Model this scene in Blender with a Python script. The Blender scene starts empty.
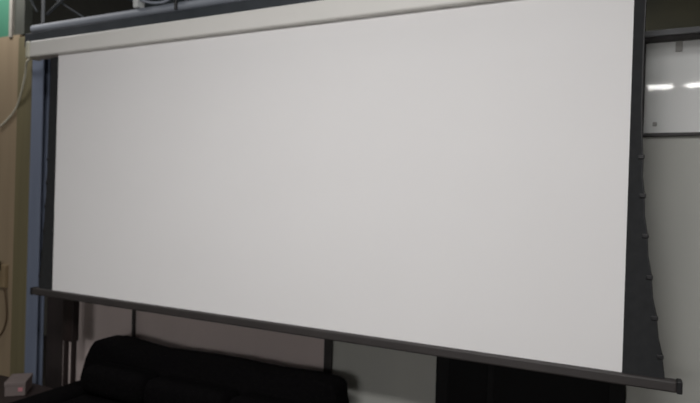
import bpy, bmesh, math, random
from mathutils import Vector, Matrix

random.seed(4)
S = bpy.context.scene
COL = S.collection


def lin(r, g, b):
    def f(c):
        c /= 255.0
        return c / 12.92 if c <= 0.04045 else ((c + 0.055) / 1.055) ** 2.4
    return (f(r), f(g), f(b), 1.0)


# ------------------------------------------------------------------ materials
def mat(name, c1, c2=None, rough=0.6, scale=6.0, metal=0.0, spec=0.5, stretch=(1, 1, 1), bump=0.0, bscale=60.0, detail=4.0):
    m = bpy.data.materials.new(name)
    m.use_nodes = True
    nt = m.node_tree
    b = nt.nodes['Principled BSDF']
    b.inputs['Roughness'].default_value = rough
    b.inputs['Metallic'].default_value = metal
    b.inputs['Specular IOR Level'].default_value = spec
    tc = nt.nodes.new('ShaderNodeTexCoord')
    mp = nt.nodes.new('ShaderNodeMapping')
    mp.inputs['Scale'].default_value = stretch
    nt.links.new(tc.outputs['Object'], mp.inputs['Vector'])
    nz = nt.nodes.new('ShaderNodeTexNoise')
    nz.inputs['Scale'].default_value = scale
    nz.inputs['Detail'].default_value = detail
    nt.links.new(mp.outputs['Vector'], nz.inputs['Vector'])
    rp = nt.nodes.new('ShaderNodeValToRGB')
    rp.color_ramp.elements[0].position = 0.3
    rp.color_ramp.elements[1].position = 0.7
    rp.color_ramp.elements[0].color = c1
    rp.color_ramp.elements[1].color = c2 or c1
    nt.links.new(nz.outputs['Fac'], rp.inputs['Fac'])
    nt.links.new(rp.outputs['Color'], b.inputs['Base Color'])
    if bump:
        n2 = nt.nodes.new('ShaderNodeTexNoise')
        n2.inputs['Scale'].default_value = bscale
        n2.inputs['Detail'].default_value = 3
        nt.links.new(mp.outputs['Vector'], n2.inputs['Vector'])
        bp = nt.nodes.new('ShaderNodeBump')
        bp.inputs['Strength'].default_value = bump
        bp.inputs['Distance'].default_value = 0.01
        nt.links.new(n2.outputs['Fac'], bp.inputs['Height'])
        nt.links.new(bp.outputs['Normal'], b.inputs['Normal'])
    return m


def emit(name, strength, col=(1, 0.98, 0.95, 1)):
    m = bpy.data.materials.new(name)
    m.use_nodes = True
    b = m.node_tree.nodes['Principled BSDF']
    b.inputs['Base Color'].default_value = (0.8, 0.8, 0.8, 1)
    b.inputs['Emission Color'].default_value = col
    b.inputs['Emission Strength'].default_value = strength
    return m


M = {}
M['screen'] = mat('screen white', lin(236, 235, 234), lin(238, 237, 236), rough=0.9, scale=2.0, spec=0.1)
M['housing'] = mat('housing enamel', lin(227, 226, 220), lin(231, 229, 224), rough=0.55, scale=3.0)
M['cap'] = mat('end cap plastic', lin(206, 204, 184), lin(210, 208, 190), rough=0.5, scale=10)
M['border'] = mat('black border cloth', lin(43, 44, 45), lin(48, 49, 50), rough=0.9, scale=30, spec=0.2)
M['bar'] = mat('black weight bar', lin(54, 51, 50), lin(60, 56, 55), rough=0.5, scale=10)
M['tab'] = mat('black tab plastic', lin(22, 22, 24), rough=0.5)
M['chord'] = mat('blue grey paint', lin(142, 149, 160), lin(152, 158, 168), rough=0.6, scale=8, stretch=(1, 4, 4))
M['darksteel'] = mat('dark steel', lin(48, 53, 58), lin(56, 61, 66), rough=0.6, scale=8)
M['rod'] = mat('grey steel rod', lin(150, 153, 157), lin(168, 170, 173), rough=0.5, scale=14)
M['thin'] = mat('dull steel rod', lin(84, 88, 92), lin(96, 100, 104), rough=0.6, scale=14)
M['clip'] = mat('pale clamp metal', lin(205, 208, 206), rough=0.5)
M['column'] = mat('column paint', lin(106, 115, 134), lin(114, 123, 141), rough=0.6, scale=3, stretch=(6, 6, 0.6))
M['tan'] = mat('tan board', lin(150, 133, 108), lin(140, 123, 99), rough=0.75, scale=2.5, stretch=(5, 5, 0.25), bump=0.05, bscale=20)
M['olive'] = mat('olive post', lin(112, 104, 76), lin(104, 97, 71), rough=0.7, scale=2.5, stretch=(8, 8, 0.3))
M['green'] = mat('green paint', lin(62, 122, 97), lin(68, 129, 104), rough=0.7, scale=3)
M['greytrim'] = mat('pale grey trim', lin(150, 146, 138), lin(160, 156, 146), rough=0.6, scale=8)
M['darkpost'] = mat('dark post', lin(74, 76, 68), lin(66, 68, 62), rough=0.7, scale=6)
M['wall'] = mat('grey panel', lin(188, 189, 182), lin(180, 181, 175), rough=0.7, scale=1.6, stretch=(2, 2, 0.7))
M['wallwarm'] = mat('warm grey panel', lin(208, 194, 190), lin(200, 187, 183), rough=0.7, scale=1.6, stretch=(2, 2, 0.7))
M['mullion'] = mat('dark mullion', lin(48, 46, 46), lin(56, 53, 52), rough=0.5, scale=12)
M['header'] = mat('grey header', lin(150, 152, 156), lin(160, 162, 166), rough=0.5, scale=10)
M['pane'] = mat('pale backed glass', lin(232, 235, 233), lin(238, 239, 237), rough=0.035, scale=2.0, stretch=(3, 3, 1.0))
M['smudge'] = mat('dark fitting', lin(165, 164, 160), rough=0.6)
M['door'] = mat('black door', lin(15, 15, 16), lin(19, 19, 20), rough=0.6, scale=4, spec=0.2)
M['doorpanel'] = mat('black door panel', lin(11, 11, 12), lin(14, 14, 15), rough=0.6, spec=0.15, scale=4)
M['shadestrip'] = mat('brown shade strip', lin(44, 36, 35), lin(36, 30, 29), rough=0.7, scale=3, stretch=(8, 8, 0.5))  # dark colour standing in for shade on the wall
M['sofa'] = mat('black sofa cloth', lin(7, 6, 7), lin(11, 10, 11), rough=0.95, scale=40, spec=0.05, bump=0.5, bscale=90)
M['foot'] = mat('dark wood foot', lin(34, 26, 22), rough=0.5)
M['wood'] = mat('dark brown wood', lin(36, 22, 19), lin(27, 17, 15), rough=0.6, scale=4, stretch=(1, 8, 8))
M['stand'] = mat('dark stand wood', lin(34, 22, 20), lin(26, 17, 15), rough=0.6, scale=4, stretch=(8, 8, 1))
M['whitebox'] = mat('white card', lin(118, 106, 103), lin(110, 100, 97), rough=0.7, scale=10)
M['pink'] = mat('pink sticker', lin(186, 124, 130), lin(176, 116, 122), rough=0.6, scale=20)
M['cord'] = mat('pale cord', lin(200, 196, 178), rough=0.6)
M['browncord'] = mat('brown cord', lin(84, 66, 44), rough=0.6)
M['socket'] = mat('tan socket', lin(140, 122, 92), lin(130, 112, 84), rough=0.6, scale=15)
M['plug'] = mat('dark plug', lin(56, 42, 32), rough=0.5)
M['floor'] = mat('dark floor', lin(70, 62, 56), lin(56, 50, 46), rough=0.5, scale=3)
M['roof'] = mat('dark roof', lin(146, 156, 162), lin(132, 143, 150), rough=0.9, scale=2)
M['roomwall'] = mat('room wall', lin(120, 116, 108), lin(112, 108, 100), rough=0.9, scale=2)
M['dark'] = mat('dark far wall', lin(112, 108, 88), lin(94, 94, 82), rough=0.9, scale=2)
M['lampbody'] = mat('lamp body', lin(210, 210, 208), rough=0.5)
M['tube'] = emit('lit tube', 45.0)


# ------------------------------------------------------------------ mesh helpers
def box(bm, x0, x1, y0, y1, z0, z1, r=0.0, seg=2, rot=None):
    vs = [bm.verts.new((x, y, z)) for x in (x0, x1) for y in (y0, y1) for z in (z0, z1)]
    a = lambda i, j, k: vs[i * 4 + j * 2 + k]
    fs = []
    for q in ((a(0,0,0), a(0,0,1), a(0,1,1), a(0,1,0)), (a(1,0,0), a(1,1,0), a(1,1,1), a(1,0,1)),
              (a(0,0,0), a(1,0,0), a(1,0,1), a(0,0,1)), (a(0,1,0), a(0,1,1), a(1,1,1), a(1,1,0)),
              (a(0,0,0), a(0,1,0), a(1,1,0), a(1,0,0)), (a(0,0,1), a(1,0,1), a(1,1,1), a(0,1,1))):
        fs.append(bm.faces.new(q))
    if rot:
        bmesh.ops.rotate(bm, verts=vs, cent=rot[0], matrix=rot[1])
    if r > 0:
        es = list({e for f in fs for e in f.edges})
        bmesh.ops.bevel(bm, geom=es, offset=r, segments=seg, profile=0.5, affect='EDGES')


def prism(bm, pts, y0, y1, r=0.0, seg=3):
    """closed outline in x,z given depth from y0 to y1; r bevels the front and back rims"""
    lo = [bm.verts.new((x, y0, z)) for x, z in pts]
    hi = [bm.verts.new((x, y1, z)) for x, z in pts]
    n = len(pts)
    f1 = bm.faces.new(lo)
    f2 = bm.faces.new(hi[::-1])
    for i in range(n):
        bm.faces.new((lo[i], hi[i], hi[(i + 1) % n], lo[(i + 1) % n]))
    if r > 0:
        es = list(f1.edges) + list(f2.edges)
        bmesh.ops.bevel(bm, geom=es, offset=r, segments=seg, profile=0.5, affect='EDGES')


def smooth_path(pts, n=8):
    P = [Vector(p) for p in pts]
    if len(P) < 3:
        return P
    out = []
    for i in range(len(P) - 1):
        p0 = P[max(i - 1, 0)]; p1 = P[i]; p2 = P[i + 1]; p3 = P[min(i + 2, len(P) - 1)]
        for k in range(n):
            t = k / n
            out.append(0.5 * ((2 * p1) + (p2 - p0) * t + (2 * p0 - 5 * p1 + 4 * p2 - p3) * t * t + (3 * p1 - p0 - 3 * p2 + p3) * t ** 3))
    out.append(P[-1])
    return out


def tube(bm, pts, r, sides=10, smooth=True):
    P = smooth_path(pts) if smooth else [Vector(p) for p in pts]
    rings = []
    for i, p in enumerate(P):
        d = (P[min(i + 1, len(P) - 1)] - P[max(i - 1, 0)]).normalized()
        up = Vector((0, 0, 1)) if abs(d.z) < 0.9 else Vector((0, 1, 0))
        a = d.cross(up).normalized(); b = d.cross(a).normalized()
        rings.append([bm.verts.new(p + (a * math.cos(2 * math.pi * k / sides) + b * math.sin(2 * math.pi * k / sides)) * r) for k in range(sides)])
    for i in range(len(rings) - 1):
        for k in range(sides):
            bm.faces.new((rings[i][k], rings[i][(k + 1) % sides], rings[i + 1][(k + 1) % sides], rings[i + 1][k]))
    bm.faces.new(rings[0][::-1])
    bm.faces.new(rings[-1])


def obj(name, bm, m, parent=None, smooth=False, origin=None):
    bmesh.ops.recalc_face_normals(bm, faces=bm.faces[:])
    if parent is not None:
        base = parent.matrix_basis.translation.copy()
        pp = parent.parent
        while pp is not None:
            base += pp.matrix_basis.translation
            pp = pp.parent
    else:
        base = Vector((0, 0, 0))
    off = Vector(origin) if origin else Vector((0, 0, 0))
    if parent is None and origin:
        bmesh.ops.translate(bm, verts=bm.verts[:], vec=-off)
    elif parent is not None:
        bmesh.ops.translate(bm, verts=bm.verts[:], vec=-base)
    me = bpy.data.meshes.new(name)
    bm.to_mesh(me); bm.free()
    me.materials.append(m)
    if smooth:
        for p in me.polygons:
            p.use_smooth = True
    o = bpy.data.objects.new(name, me)
    COL.objects.link(o)
    if parent is not None:
        o.parent = parent
    elif origin:
        o.location = off
    return o


def thing(name, label, cat, loc=(0, 0, 0), group=None):
    o = bpy.data.objects.new(name, None)
    COL.objects.link(o)
    o.location = loc
    o.empty_display_size = 0.1
    o['label'] = label; o['category'] = cat
    if group:
        o['group'] = group
    return o


def tag(o, label, cat, group=None):
    o['label'] = label; o['category'] = cat
    if group:
        o['group'] = group
    return o


def struct(name, m, *boxes, r=0.0):
    bm = bmesh.new()
    for b in boxes:
        box(bm, *b, r=r)
    o = obj(name, bm, m)
    o['kind'] = 'structure'
    return o


def part(name, m, parent, *boxes, r=0.0, seg=2, smooth=False):
    bm = bmesh.new()
    for b in boxes:
        box(bm, *b, r=r, seg=seg)
    return obj(name, bm, m, parent, smooth)


WY = 2.804          # face of the partition wall behind the screen
SY = 2.404          # plane of the screen cloth

# ------------------------------------------------------------------ the setting
struct('floor', M['floor'], (-5.6, 3.6, -5.6, 6.1, -0.1, 0.0))
struct('ceiling', M['roof'], (-5.6, 3.6, -5.6, 6.1, 4.0, 4.1))
struct('wall_front', M['roomwall'], (-5.6, 3.6, -5.7, -5.6, 0.0, 4.0))
struct('wall_left', M['roomwall'], (-5.7, -5.6, -5.6, 6.1, 0.0, 4.0))
struct('wall_right', M['roomwall'], (3.6, 3.7, -5.6, 6.1, 0.0, 4.0))
struct('wall_far', M['dark'], (-5.6, 3.6, 6.1, 6.2, 0.0, 4.0))
# the partition behind the screen: grey panels, tan board at the left, green above it
struct('wall_back', M['wall'],
       (-1.434, 0.08, WY, WY + 0.08, 0.0, 2.325),
       (0.08, 3.6, WY, WY + 0.08, 0.0, 1.911))
struct('wall_panel', M['wallwarm'], (-3.62, -1.434, WY, WY + 0.08, 0.0, 2.325))
struct('wall_tan', M['tan'], (-5.6, -4.20, WY, WY + 0.08, 0.0, 2.79))
struct('wall_green', M['green'], (-5.6, -4.325, WY, WY + 0.08, 2.79, 4.0))
struct('trim_1', M['greytrim'], (-4.325, -4.288, WY - 0.012, WY + 0.08, 2.775, 4.0), r=0.003)
struct('trim_2', M['olive'], (-4.20, -4.035, WY - 0.012, WY + 0.08, 0.0, 2.765), r=0.006)
struct('trim_3', M['darkpost'], (-4.288, -4.17, WY + 0.01, WY + 0.08, 2.79, 4.0), r=0.004)
struct('shade_strip', M['shadestrip'], (-3.80, -3.62, WY - 0.005, WY + 0.08, 0.0, 2.66), r=0.004)  # added strip, stands in for the shade beside the column
struct('trim_5', M['mullion'], (-2.929, -2.909, WY - 0.02, WY, 0.0, 2.325), r=0.003)
struct('trim_6', M['mullion'], (-1.457, -1.411, WY - 0.025, WY, 0.0, 2.325), r=0.003)
struct('trim_7', M['mullion'], (0.066, 0.098, WY - 0.02, WY, 1.911, 2.325), r=0.003)
struct('trim_8', M['mullion'], (0.098, 3.6, WY - 0.02, WY, 1.911, 1.926), r=0.003)
struct('trim_9', M['mullion'], (-3.62, 3.6, WY - 0.02, WY + 0.08, 2.325, 2.348), r=0.003)
struct('trim_10', M['header'], (-3.62, 3.6, WY - 0.03, WY + 0.08, 2.348, 2.374), r=0.004)
# glass over the panels, backed pale, with its clip and latch
w = struct('window_1', M['pane'], (0.098, 1.20, WY + 0.004, WY + 0.016, 1.926, 2.325))
part('clip', M['smudge'], w, (0.212, 0.238, WY - 0.004, WY + 0.004, 2.280, 2.325), r=0.002)
part('latch', M['smudge'], w, (0.133, 0.150, WY - 0.004, WY + 0.004, 1.958, 1.976), r=0.003)
struct('window_2', M['pane'], (1.24, 2.35, WY + 0.004, WY + 0.016, 1.926, 2.325))
struct('window_3', M['pane'], (2.39, 3.6, WY + 0.004, WY + 0.016, 1.926, 2.325))
struct('trim_11', M['mullion'], (1.20, 1.24, WY - 0.02, WY + 0.02, 1.926, 2.325))
struct('trim_12', M['mullion'], (2.35, 2.39, WY - 0.02, WY + 0.02, 1.926, 2.325))
struct('wall_backing', M['dark'], (0.08, 3.6, WY + 0.02, WY + 0.08, 1.911, 2.325))
d = struct('door_1', M['door'], (-0.806, 0.062, WY - 0.03, WY, 0.0, 2.1), r=0.004)
part('door_panel', M['doorpanel'], d, (-0.74, -0.545, WY - 0.034, WY - 0.026, 0.15, 1.95), (-0.515, -0.005, WY - 0.034, WY - 0.026, 0.15, 1.95), r=0.002)
bm = bmesh.new()
tube(bm, [(-0.03, WY - 0.03, 1.03), (-0.03, WY - 0.08, 1.03), (-0.13, WY - 0.08, 1.03)], 0.009, smooth=False)
obj('door_handle', bm, M['rod'], d)

# ------------------------------------------------------------------ projector screen
XL, XR, ZB = -3.223, 0.042, 0.953
HB, HT = 2.452, 2.556
scr = thing('projection_screen', 'huge white pull-down projection screen with black side borders hanging from its long casing', 'projector screen', (-1.6, SY, ZB - 0.05))
bm = bmesh.new()
box(bm, -3.465, 0.62, 2.375, 2.465, HB, HT, r=0.012, seg=3)
cas = obj('casing', bm, M['housing'], scr)
for a, b in ((-3.502, -3.463), (0.618, 0.657)):
    bm = bmesh.new()
    box(bm, a, b, 2.372, 2.468, HB - 0.004, HT + 0.002, r=0.011, seg=3)
    o = obj('end_cap', bm, M['cap'], scr)
    o['label'] = 'yellowish cap closing the casing'
bm = bmesh.new()
n = 40
gx = [XL + (XR - XL) * i / n for i in range(n + 1)]
ft = [bm.verts.new((x, SY, ZB)) for x in gx]; fu = [bm.verts.new((x, SY, HB + 0.01)) for x in gx]
bt = [bm.verts.new((x, SY + 0.003, ZB)) for x in gx]; bu = [bm.verts.new((x, SY + 0.003, HB + 0.01)) for x in gx]
for i in range(n):
    bm.faces.new((ft[i], ft[i + 1], fu[i + 1], fu[i])); bm.faces.new((bt[i], bu[i], bu[i + 1], bt[i + 1]))
    bm.faces.new((fu[i], fu[i + 1], bu[i + 1], bu[i])); bm.faces.new((ft[i], bt[i], bt[i + 1], ft[i + 1]))
bm.faces.new((ft[0], fu[0], bu[0], bt[0])); bm.faces.new((ft[-1], bt[-1], bu[-1], fu[-1]))
obj('cloth', bm, M['screen'], scr)

tabsz = [1.791, 1.643, 1.491, 1.335, 1.183, 1.040]
# (height, width of black border beside the white) right, then left
prR = [(2.42, 0.036), (2.22, 0.033), (2.0, 0.033), (1.87, 0.037)]
prL = [(2.41, 0.058), (2.05, 0.068), (1.87, 0.069)]
wid = lambda z: 0.037 + (1.87 - z) ** 1.6 * 0.118 if z < 1.87 else 0.035
for side in (1, -1):
    base = prR if side == 1 else prL
    k = 1.0 if side == 1 else 0.55
    off = 0.0 if side == 1 else 0.045
    prof = list(base)
    for z in tabsz:
        wz = wid(z) * k + off
        prof += [(z + 0.012, wz + 0.002), (z - 0.008, wz + 0.004)]
        zm = z - 0.075
        prof.append((zm, wid(zm) * k + off - 0.001))
    prof.append((0.952, wid(0.952) * k + off))
    x0 = XR if side == 1 else XL
    pts = [(x0 - side * 0.004, 2.44), (x0 + side * base[0][1], 2.44)] + [(x0 + side * wv, z) for z, wv in prof] + [(x0 - side * 0.004, 0.952)]
    bm = bmesh.new()
    prism(bm, pts, SY - 0.003, SY + 0.005)
    bo = obj('side_border', bm, M['border'], scr)
    bo['label'] = 'black border with scalloped outer edge, ' + ('right' if side == 1 else 'left')
    for z in tabsz:
        bm = bmesh.new()
        wz = (wid(z) + 0.003) * k + off
        xa, xb = sorted((x0 + side * (wz - 0.016), x0 + side * (wz + 0.007)))
        box(bm, xa, xb, SY - 0.007, SY + 0.009, z - 0.009, z + 0.008, r=0.003)
        obj('tension_tab', bm, M['tab'], bo)
    bm = bmesh.new()
    tube(bm, [(x0 + side * wv, SY, z) for z, wv in [(2.44, base[0][1])] + prof], 0.0035, sides=6, smooth=False)
    obj('tension_cord', bm, M['tab'], bo)
bm = bmesh.new()
box(bm, -3.385, 0.222, 2.382, 2.428, 0.917, 0.961, r=0.008, seg=3)
wb = obj('weight_bar', bm, M['bar'], scr)
for a, b in ((-3.402, -3.383), (0.220, 0.239)):
    part('bar_cap', M['tab'], wb, (a, b, 2.381, 2.429, 0.915, 0.963), r=0.004)

# ------------------------------------------------------------------ roof truss over the casing
tr = thing('roof_truss', 'blue grey steel roof truss with thin web rods above the screen casing', 'truss', (-0.3, 2.5, 2.56))
bm = bmesh.new(); tube(bm, [(-3.60, 2.5, 2.677), (3.3, 2.5, 2.677)], 0.029, sides=14, smooth=False)
obj('bottom_chord', bm, M['chord'], tr, True)
bm = bmesh.new(); box(bm, -3.66, 3.3, 2.475, 2.545, 2.562, 2.649, r=0.004)
lb = obj('lower_beam', bm, M['darksteel'], tr)
lb['label'] = 'dark beam under the chord'
bm = bmesh.new(); tube(bm, [(-3.9, 2.5, 3.20), (3.3, 2.5, 3.20)], 0.027, sides=14, smooth=False)
obj('top_chord', bm, M['chord'], tr, True)
for i in range(8):
    x = -3.50 + 0.866 * i
    if x > 3.2:
        break
    bm = bmesh.new(); tube(bm, [(x, 2.49, 2.70), (x, 2.49, 3.19)], 0.011, sides=8, smooth=False)
    obj('web_rod', bm, M['rod'], tr, True)
    bm = bmesh.new(); tube(bm, [(x + 0.02, 2.50, 2.765), (x + 0.80, 2.50, 3.185)], 0.009, sides=8, smooth=False)
    obj('web_rod', bm, M['thin'], tr, True)
    bm = bmesh.new(); tube(bm, [(x - 0.52, 2.56, 3.19), (x + 0.40, 2.53, 2.69)], 0.007, sides=8, smooth=False)
    obj('web_rod', bm, M['thin'], tr, True)
bm = bmesh.new(); tube(bm, [(-3.93, 2.56, 3.17), (-3.62, 2.53, 2.815)], 0.008, sides=8, smooth=False)
obj('web_rod', bm, M['thin'], tr, True)
bm = bmesh.new()
box(bm, -2.652, -2.612, 2.46, 2.52, 2.700, 2.79, r=0.008)
obj('clamp', bm, M['clip'], tr)['label'] = 'pale metal clamp'
bm = bmesh.new()
tube(bm, [(-2.62, 2.485, 2.755), (-2.57, 2.475, 2.735), (-2.50, 2.47, 2.715), (-2.42, 2.47, 2.71), (-2.36, 2.475, 2.73), (-2.30, 2.48, 2.78)], 0.008)
obj('conduit', bm, M['chord'], tr, True)
bm = bmesh.new(); tube(bm, [(-2.318, 2.465, 2.655), (-2.318, 2.465, 2.705)], 0.009, smooth=False)
obj('bolt', bm, M['tab'], tr)
# bracket tying the truss back to the partition head
bm = bmesh.new()
box(bm, -3.655, -3.60, 2.545, 2.80, 2.575, 2.635, r=0.003)
obj('bracket', bm, M['darksteel'], tr)

col = thing('steel_column', 'tall blue grey steel column between tan wall and screen left edge', 'column', (-3.885, 2.77, 0))
bm = bmesh.new()
box(bm, -3.955, -3.83, 2.740, 2.752, 0.012, 2.66, r=0.003)
box(bm, -3.955, -3.83, 2.788, 2.800, 0.012, 2.66, r=0.003)
box(bm, -3.892, -3.878, 2.750, 2.790, 0.012, 2.66)
obj('shaft', bm, M['column'], col)
part('base_plate', M['darksteel'], col, (-3.97, -3.80, 2.71, 2.803, 0.0, 0.012))

# ------------------------------------------------------------------ sofa under the screen
sofa = thing('sofa', 'low black cloth sofa with rounded back standing under the screen', 'sofa', (-2.1, 2.25, 0))
out = [(-3.079, 0.1), (-3.074, 0.402), (-3.027, 0.542), (-2.988, 0.61), (-2.957, 0.647), (-2.907, 0.666), (-2.834, 0.671), 
       (-2.73, 0.666), (-2.605, 0.652), (-2.48, 0.643), (-2.313, 0.65), (-2.136, 0.656), (-1.928, 0.66), (-1.792, 0.656), 
       (-1.667, 0.654), (-1.511, 0.66), (-1.386, 0.666), (-1.302, 0.665), (-1.263, 0.656), (-1.242, 0.633), (-1.236, 0.537), 
       (-1.236, 0.1)]
bm = bmesh.new(); prism(bm, out, 2.50, 2.66, r=0.02, seg=4)
obj('backrest', bm, M['sofa'], sofa, True)
cb = [-2.85, -2.36, -1.79, -1.33]
for i in range(3):
    x0, x1 = cb[i] + 0.004, cb[i + 1] - 0.004
    bm = bmesh.new()
    box(bm, x0, x1, 2.30, 2.51, 0.39, 0.56, r=0.06, seg=5, rot=(Vector((0, 2.38, 0.40)), Matrix.Rotation(-0.12, 3, 'X')))
    obj('back_cushion', bm, M['sofa'], sofa, True)
    bm = bmesh.new(); box(bm, x0, x1, 1.82, 2.38, 0.25, 0.39, r=0.045, seg=4)
    obj('seat_cushion', bm, M['sofa'], sofa, True)
for a, b in ((-3.055, -2.865), (-1.315, -1.17)):
    bm = bmesh.new(); box(bm, a, b, 1.80, 2.54, 0.08, 0.405, r=0.05, seg=4)
    obj('armrest', bm, M['sofa'], sofa, True)
part('base', M['sofa'], sofa, (-2.96, -1.26, 1.84, 2.60, 0.09, 0.27), r=0.02)
for x in (-2.97, -1.25):
    for y in (1.86, 2.56):
        bm = bmesh.new(); tube(bm, [(x, y, 0.0), (x, y, 0.10)], 0.025, smooth=False)
        obj('foot', bm, M['foot'], sofa)

# ------------------------------------------------------------------ corner: low table, white box, thin stand
TZ = 0.25
tb = thing('side_table', 'low dark brown side table in the corner left of the sofa', 'table', (-3.5, 2.38, 0))
part('table_top', M['wood'], tb, (-3.98, -3.12, 2.18, 2.58, TZ - 0.03, TZ), r=0.005)
part('apron', M['wood'], tb, (-3.94, -3.15, 2.21, 2.225, TZ - 0.09, TZ - 0.03), (-3.94, -3.15, 2.535, 2.55, TZ - 0.09, TZ - 0.03))
for x in (-3.94, -3.15):
    for y in (2.215, 2.54):
        part('leg', M['wood'], tb, (x - 0.018, x + 0.018, y - 0.018, y + 0.018, 0.0, TZ - 0.03), r=0.003)

rz = Matrix.Rotation(math.radians(-48), 3, 'Z')
BX, BY = -3.545, 2.42
wbx = thing('cardboard_box', 'small white box with a pink spot lying on the low corner table', 'box', (BX, BY, TZ))
cen = Vector((BX, BY, TZ))
bm = bmesh.new()
box(bm, BX - 0.095, BX + 0.085, BY - 0.06, BY + 0.06, TZ, TZ + 0.085, r=0.004, rot=(cen, rz))
obj('carton', bm, M['whitebox'], wbx)
bm = bmesh.new()
box(bm, BX - 0.098, BX + 0.088, BY - 0.063, BY + 0.063, TZ + 0.065, TZ + 0.093, r=0.004, rot=(cen, rz))
obj('lid', bm, M['whitebox'], wbx)
bm = bmesh.new()
box(bm, BX + 0.0855, BX + 0.0875, BY + 0.018, BY + 0.045, TZ + 0.03, TZ + 0.055, r=0.0008, rot=(cen, rz))
obj('highlight', bm, M['pink'], wbx)['label'] = 'pink spot'  # small highlight on the carton end, painted as a pink patch

st = thing('wooden_stand', 'narrow dark brown stand with solid top and two thin legs by the column', 'stand', (-3.30, 2.62, 0))
part('top_block', M['stand'], st, (-3.374, -3.268, 2.60, 2.65, 0.575, 0.86), r=0.006)
for x in (-3.358, -3.284):
    part('leg', M['stand'], st, (x - 0.013, x + 0.013, 2.612, 2.638, 0.0, 0.58), r=0.003)
part('crossbar', M['stand'], st, (-3.35, -3.29, 2.617, 2.633, 0.12, 0.15))

# ------------------------------------------------------------------ cord, socket
bm = bmesh.new()
tube(bm, [(-3.515, 2.43, 2.50), (-3.64, 2.60, 2.535), (-3.80, 2.70, 2.565), (-3.89, 2.70, 2.56), (-3.975, 2.71, 2.535), (-4.05, 2.75, 2.454), (-4.115, 2.77, 2.337),
          (-4.194, 2.79, 2.235), (-4.274, 2.795, 2.161), (-4.40, 2.795, 2.08)], 0.007, sides=8)
tag(obj('power_cord', bm, M['cord'], None, True), 'pale thin cord looping from the casing end across to the tan wall', 'cord')
sk = thing('wall_socket', 'small tan socket box on tan wall with a hanging cord', 'socket', (-4.32, WY, 0.9))
part('box_body', M['socket'], sk, (-4.39, -4.262, WY - 0.035, WY, 0.822, 1.0), r=0.006)
part('plug', M['plug'], sk, (-4.375, -4.30, WY - 0.075, WY - 0.033, 0.955, 1.03), r=0.01)
bm = bmesh.new()
tube(bm, [(-4.268, WY - 0.03, 0.83), (-4.257, WY - 0.02, 0.73), (-4.252, WY - 0.015, 0.60), (-4.283, WY - 0.012, 0.506), (-4.342, WY - 0.012, 0.435), (-4.42, WY - 0.012, 0.39)], 0.006, sides=8)
obj('cord', bm, M['browncord'], sk, True)

# ------------------------------------------------------------------ tube lamps on the ceiling behind the camera, seen in the glass
lamp_spots = [(0.535, -3.92, 'fluorescent batten behind the viewer, mirrored at left in the upper glass'),
              (1.02, -3.92, 'fluorescent batten behind the viewer, mirrored at right in the upper glass')]
for x, y, lab in lamp_spots:
    t = thing('ceiling_light', lab, 'ceiling light', (x, y, 3.40), 'ceiling battens')
    part('lamp_body', M['lampbody'], t, (x - 0.21, x + 0.21, y - 0.05, y + 0.05, 3.44, 3.48), r=0.004)
    bm = bmesh.new(); tube(bm, [(x - 0.16, y, 3.40), (x + 0.16, y, 3.40)], 0.022, sides=12, smooth=False)
    obj('lamp_tube', bm, M['tube'], t, True)
    for e in (-0.172, 0.172):
        part('lamp_holder', M['lampbody'], t, (x + e - 0.012, x + e + 0.012, y - 0.025, y + 0.025, 3.37, 3.44), r=0.003)
    part('suspension_rod', M['lampbody'], t, (x - 0.006, x + 0.006, y - 0.006, y + 0.006, 3.48, 4.0))


def area(name, loc, sx, sy, power, target=None, col=(1, 0.978, 0.974)):
    l = bpy.data.lights.new(name, 'AREA')
    l.shape = 'RECTANGLE'; l.size = sx; l.size_y = sy
    l.energy = power; l.color = col
    o = bpy.data.objects.new(name, l)
    COL.objects.link(o)
    o.location = loc
    if target:
        o.rotation_euler = (Vector(target) - Vector(loc)).to_track_quat('-Z', 'Y').to_euler()
    return o


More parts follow.
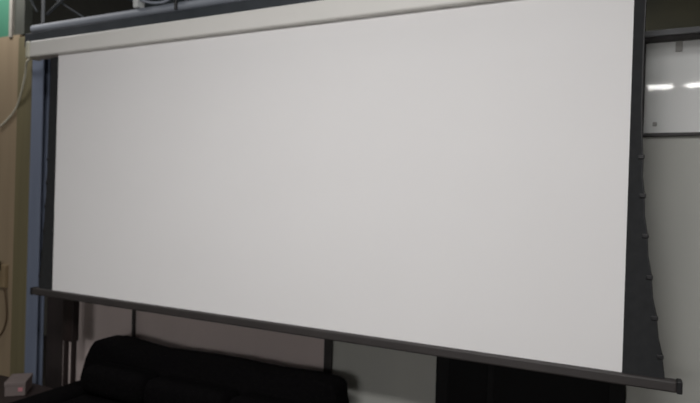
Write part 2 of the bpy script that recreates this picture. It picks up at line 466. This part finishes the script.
area('lamp_row_near', (-0.85, 0.0, 3.5), 2.4, 0.3, 74)
area('lamp_row_middle', (-0.95, -0.45, 3.5), 2.4, 0.3, 84)
area('lamp_corner', (-4.35, 2.35, 3.55), 0.8, 0.2, 19)
area('front_fill', (-1.1, -5.4, 2.0), 2.2, 1.2, 84, (-1.4, 2.8, 1.0))  # unseen fill light, added to brighten the wall below the screen
area('void_fill', (-0.5, 4.2, 3.9), 2.0, 0.3, 22)  # added out of view to lift the dark space above the partition

pl = bpy.data.lights.new('roof_fill', 'POINT')  # hidden point light added to brighten the roof beyond the partition
pl.energy = 26; pl.shadow_soft_size = 0.1; pl.color = (0.92, 0.97, 1.0)
po = bpy.data.objects.new('roof_fill', pl); COL.objects.link(po)
po.location = (-2.6, 4.4, 1.6)

wd = bpy.data.worlds.new('World'); S.world = wd
wd.use_nodes = True
wd.node_tree.nodes['Background'].inputs['Color'].default_value = (0.5, 0.5, 0.5, 1)
wd.node_tree.nodes['Background'].inputs['Strength'].default_value = 0.02

# ------------------------------------------------------------------ camera
yaw, pitch, roll = 0.4441369, -0.0058317, 0.0300677
f = Vector((-math.sin(yaw) * math.cos(pitch), math.cos(yaw) * math.cos(pitch), math.sin(pitch)))
r0 = Vector((math.cos(yaw), math.sin(yaw), 0)); u0 = r0.cross(f)
r = r0 * math.cos(roll) + u0 * math.sin(roll); u = -r0 * math.sin(roll) + u0 * math.cos(roll)
cd = bpy.data.cameras.new('Camera')
cam = bpy.data.objects.new('Camera', cd); COL.objects.link(cam)
cam.matrix_world = Matrix(((r.x, u.x, -f.x, 0), (r.y, u.y, -f.y, 0), (r.z, u.z, -f.z, 1.6), (0, 0, 0, 1)))
cd.sensor_width = 36.0
cd.lens = 560.0 * 36.0 / 700.0
cd.clip_start = 0.05
cd.dof.use_dof = True
cd.dof.focus_distance = 1.55
cd.dof.aperture_fstop = 3.0
S.camera = cam

S.view_settings.view_transform = 'Standard'
S.view_settings.look = 'None'
S.view_settings.exposure = -0.33
S.view_settings.gamma = 1.0
S.view_settings.use_curve_mapping = False
S.cycles.use_denoising = True
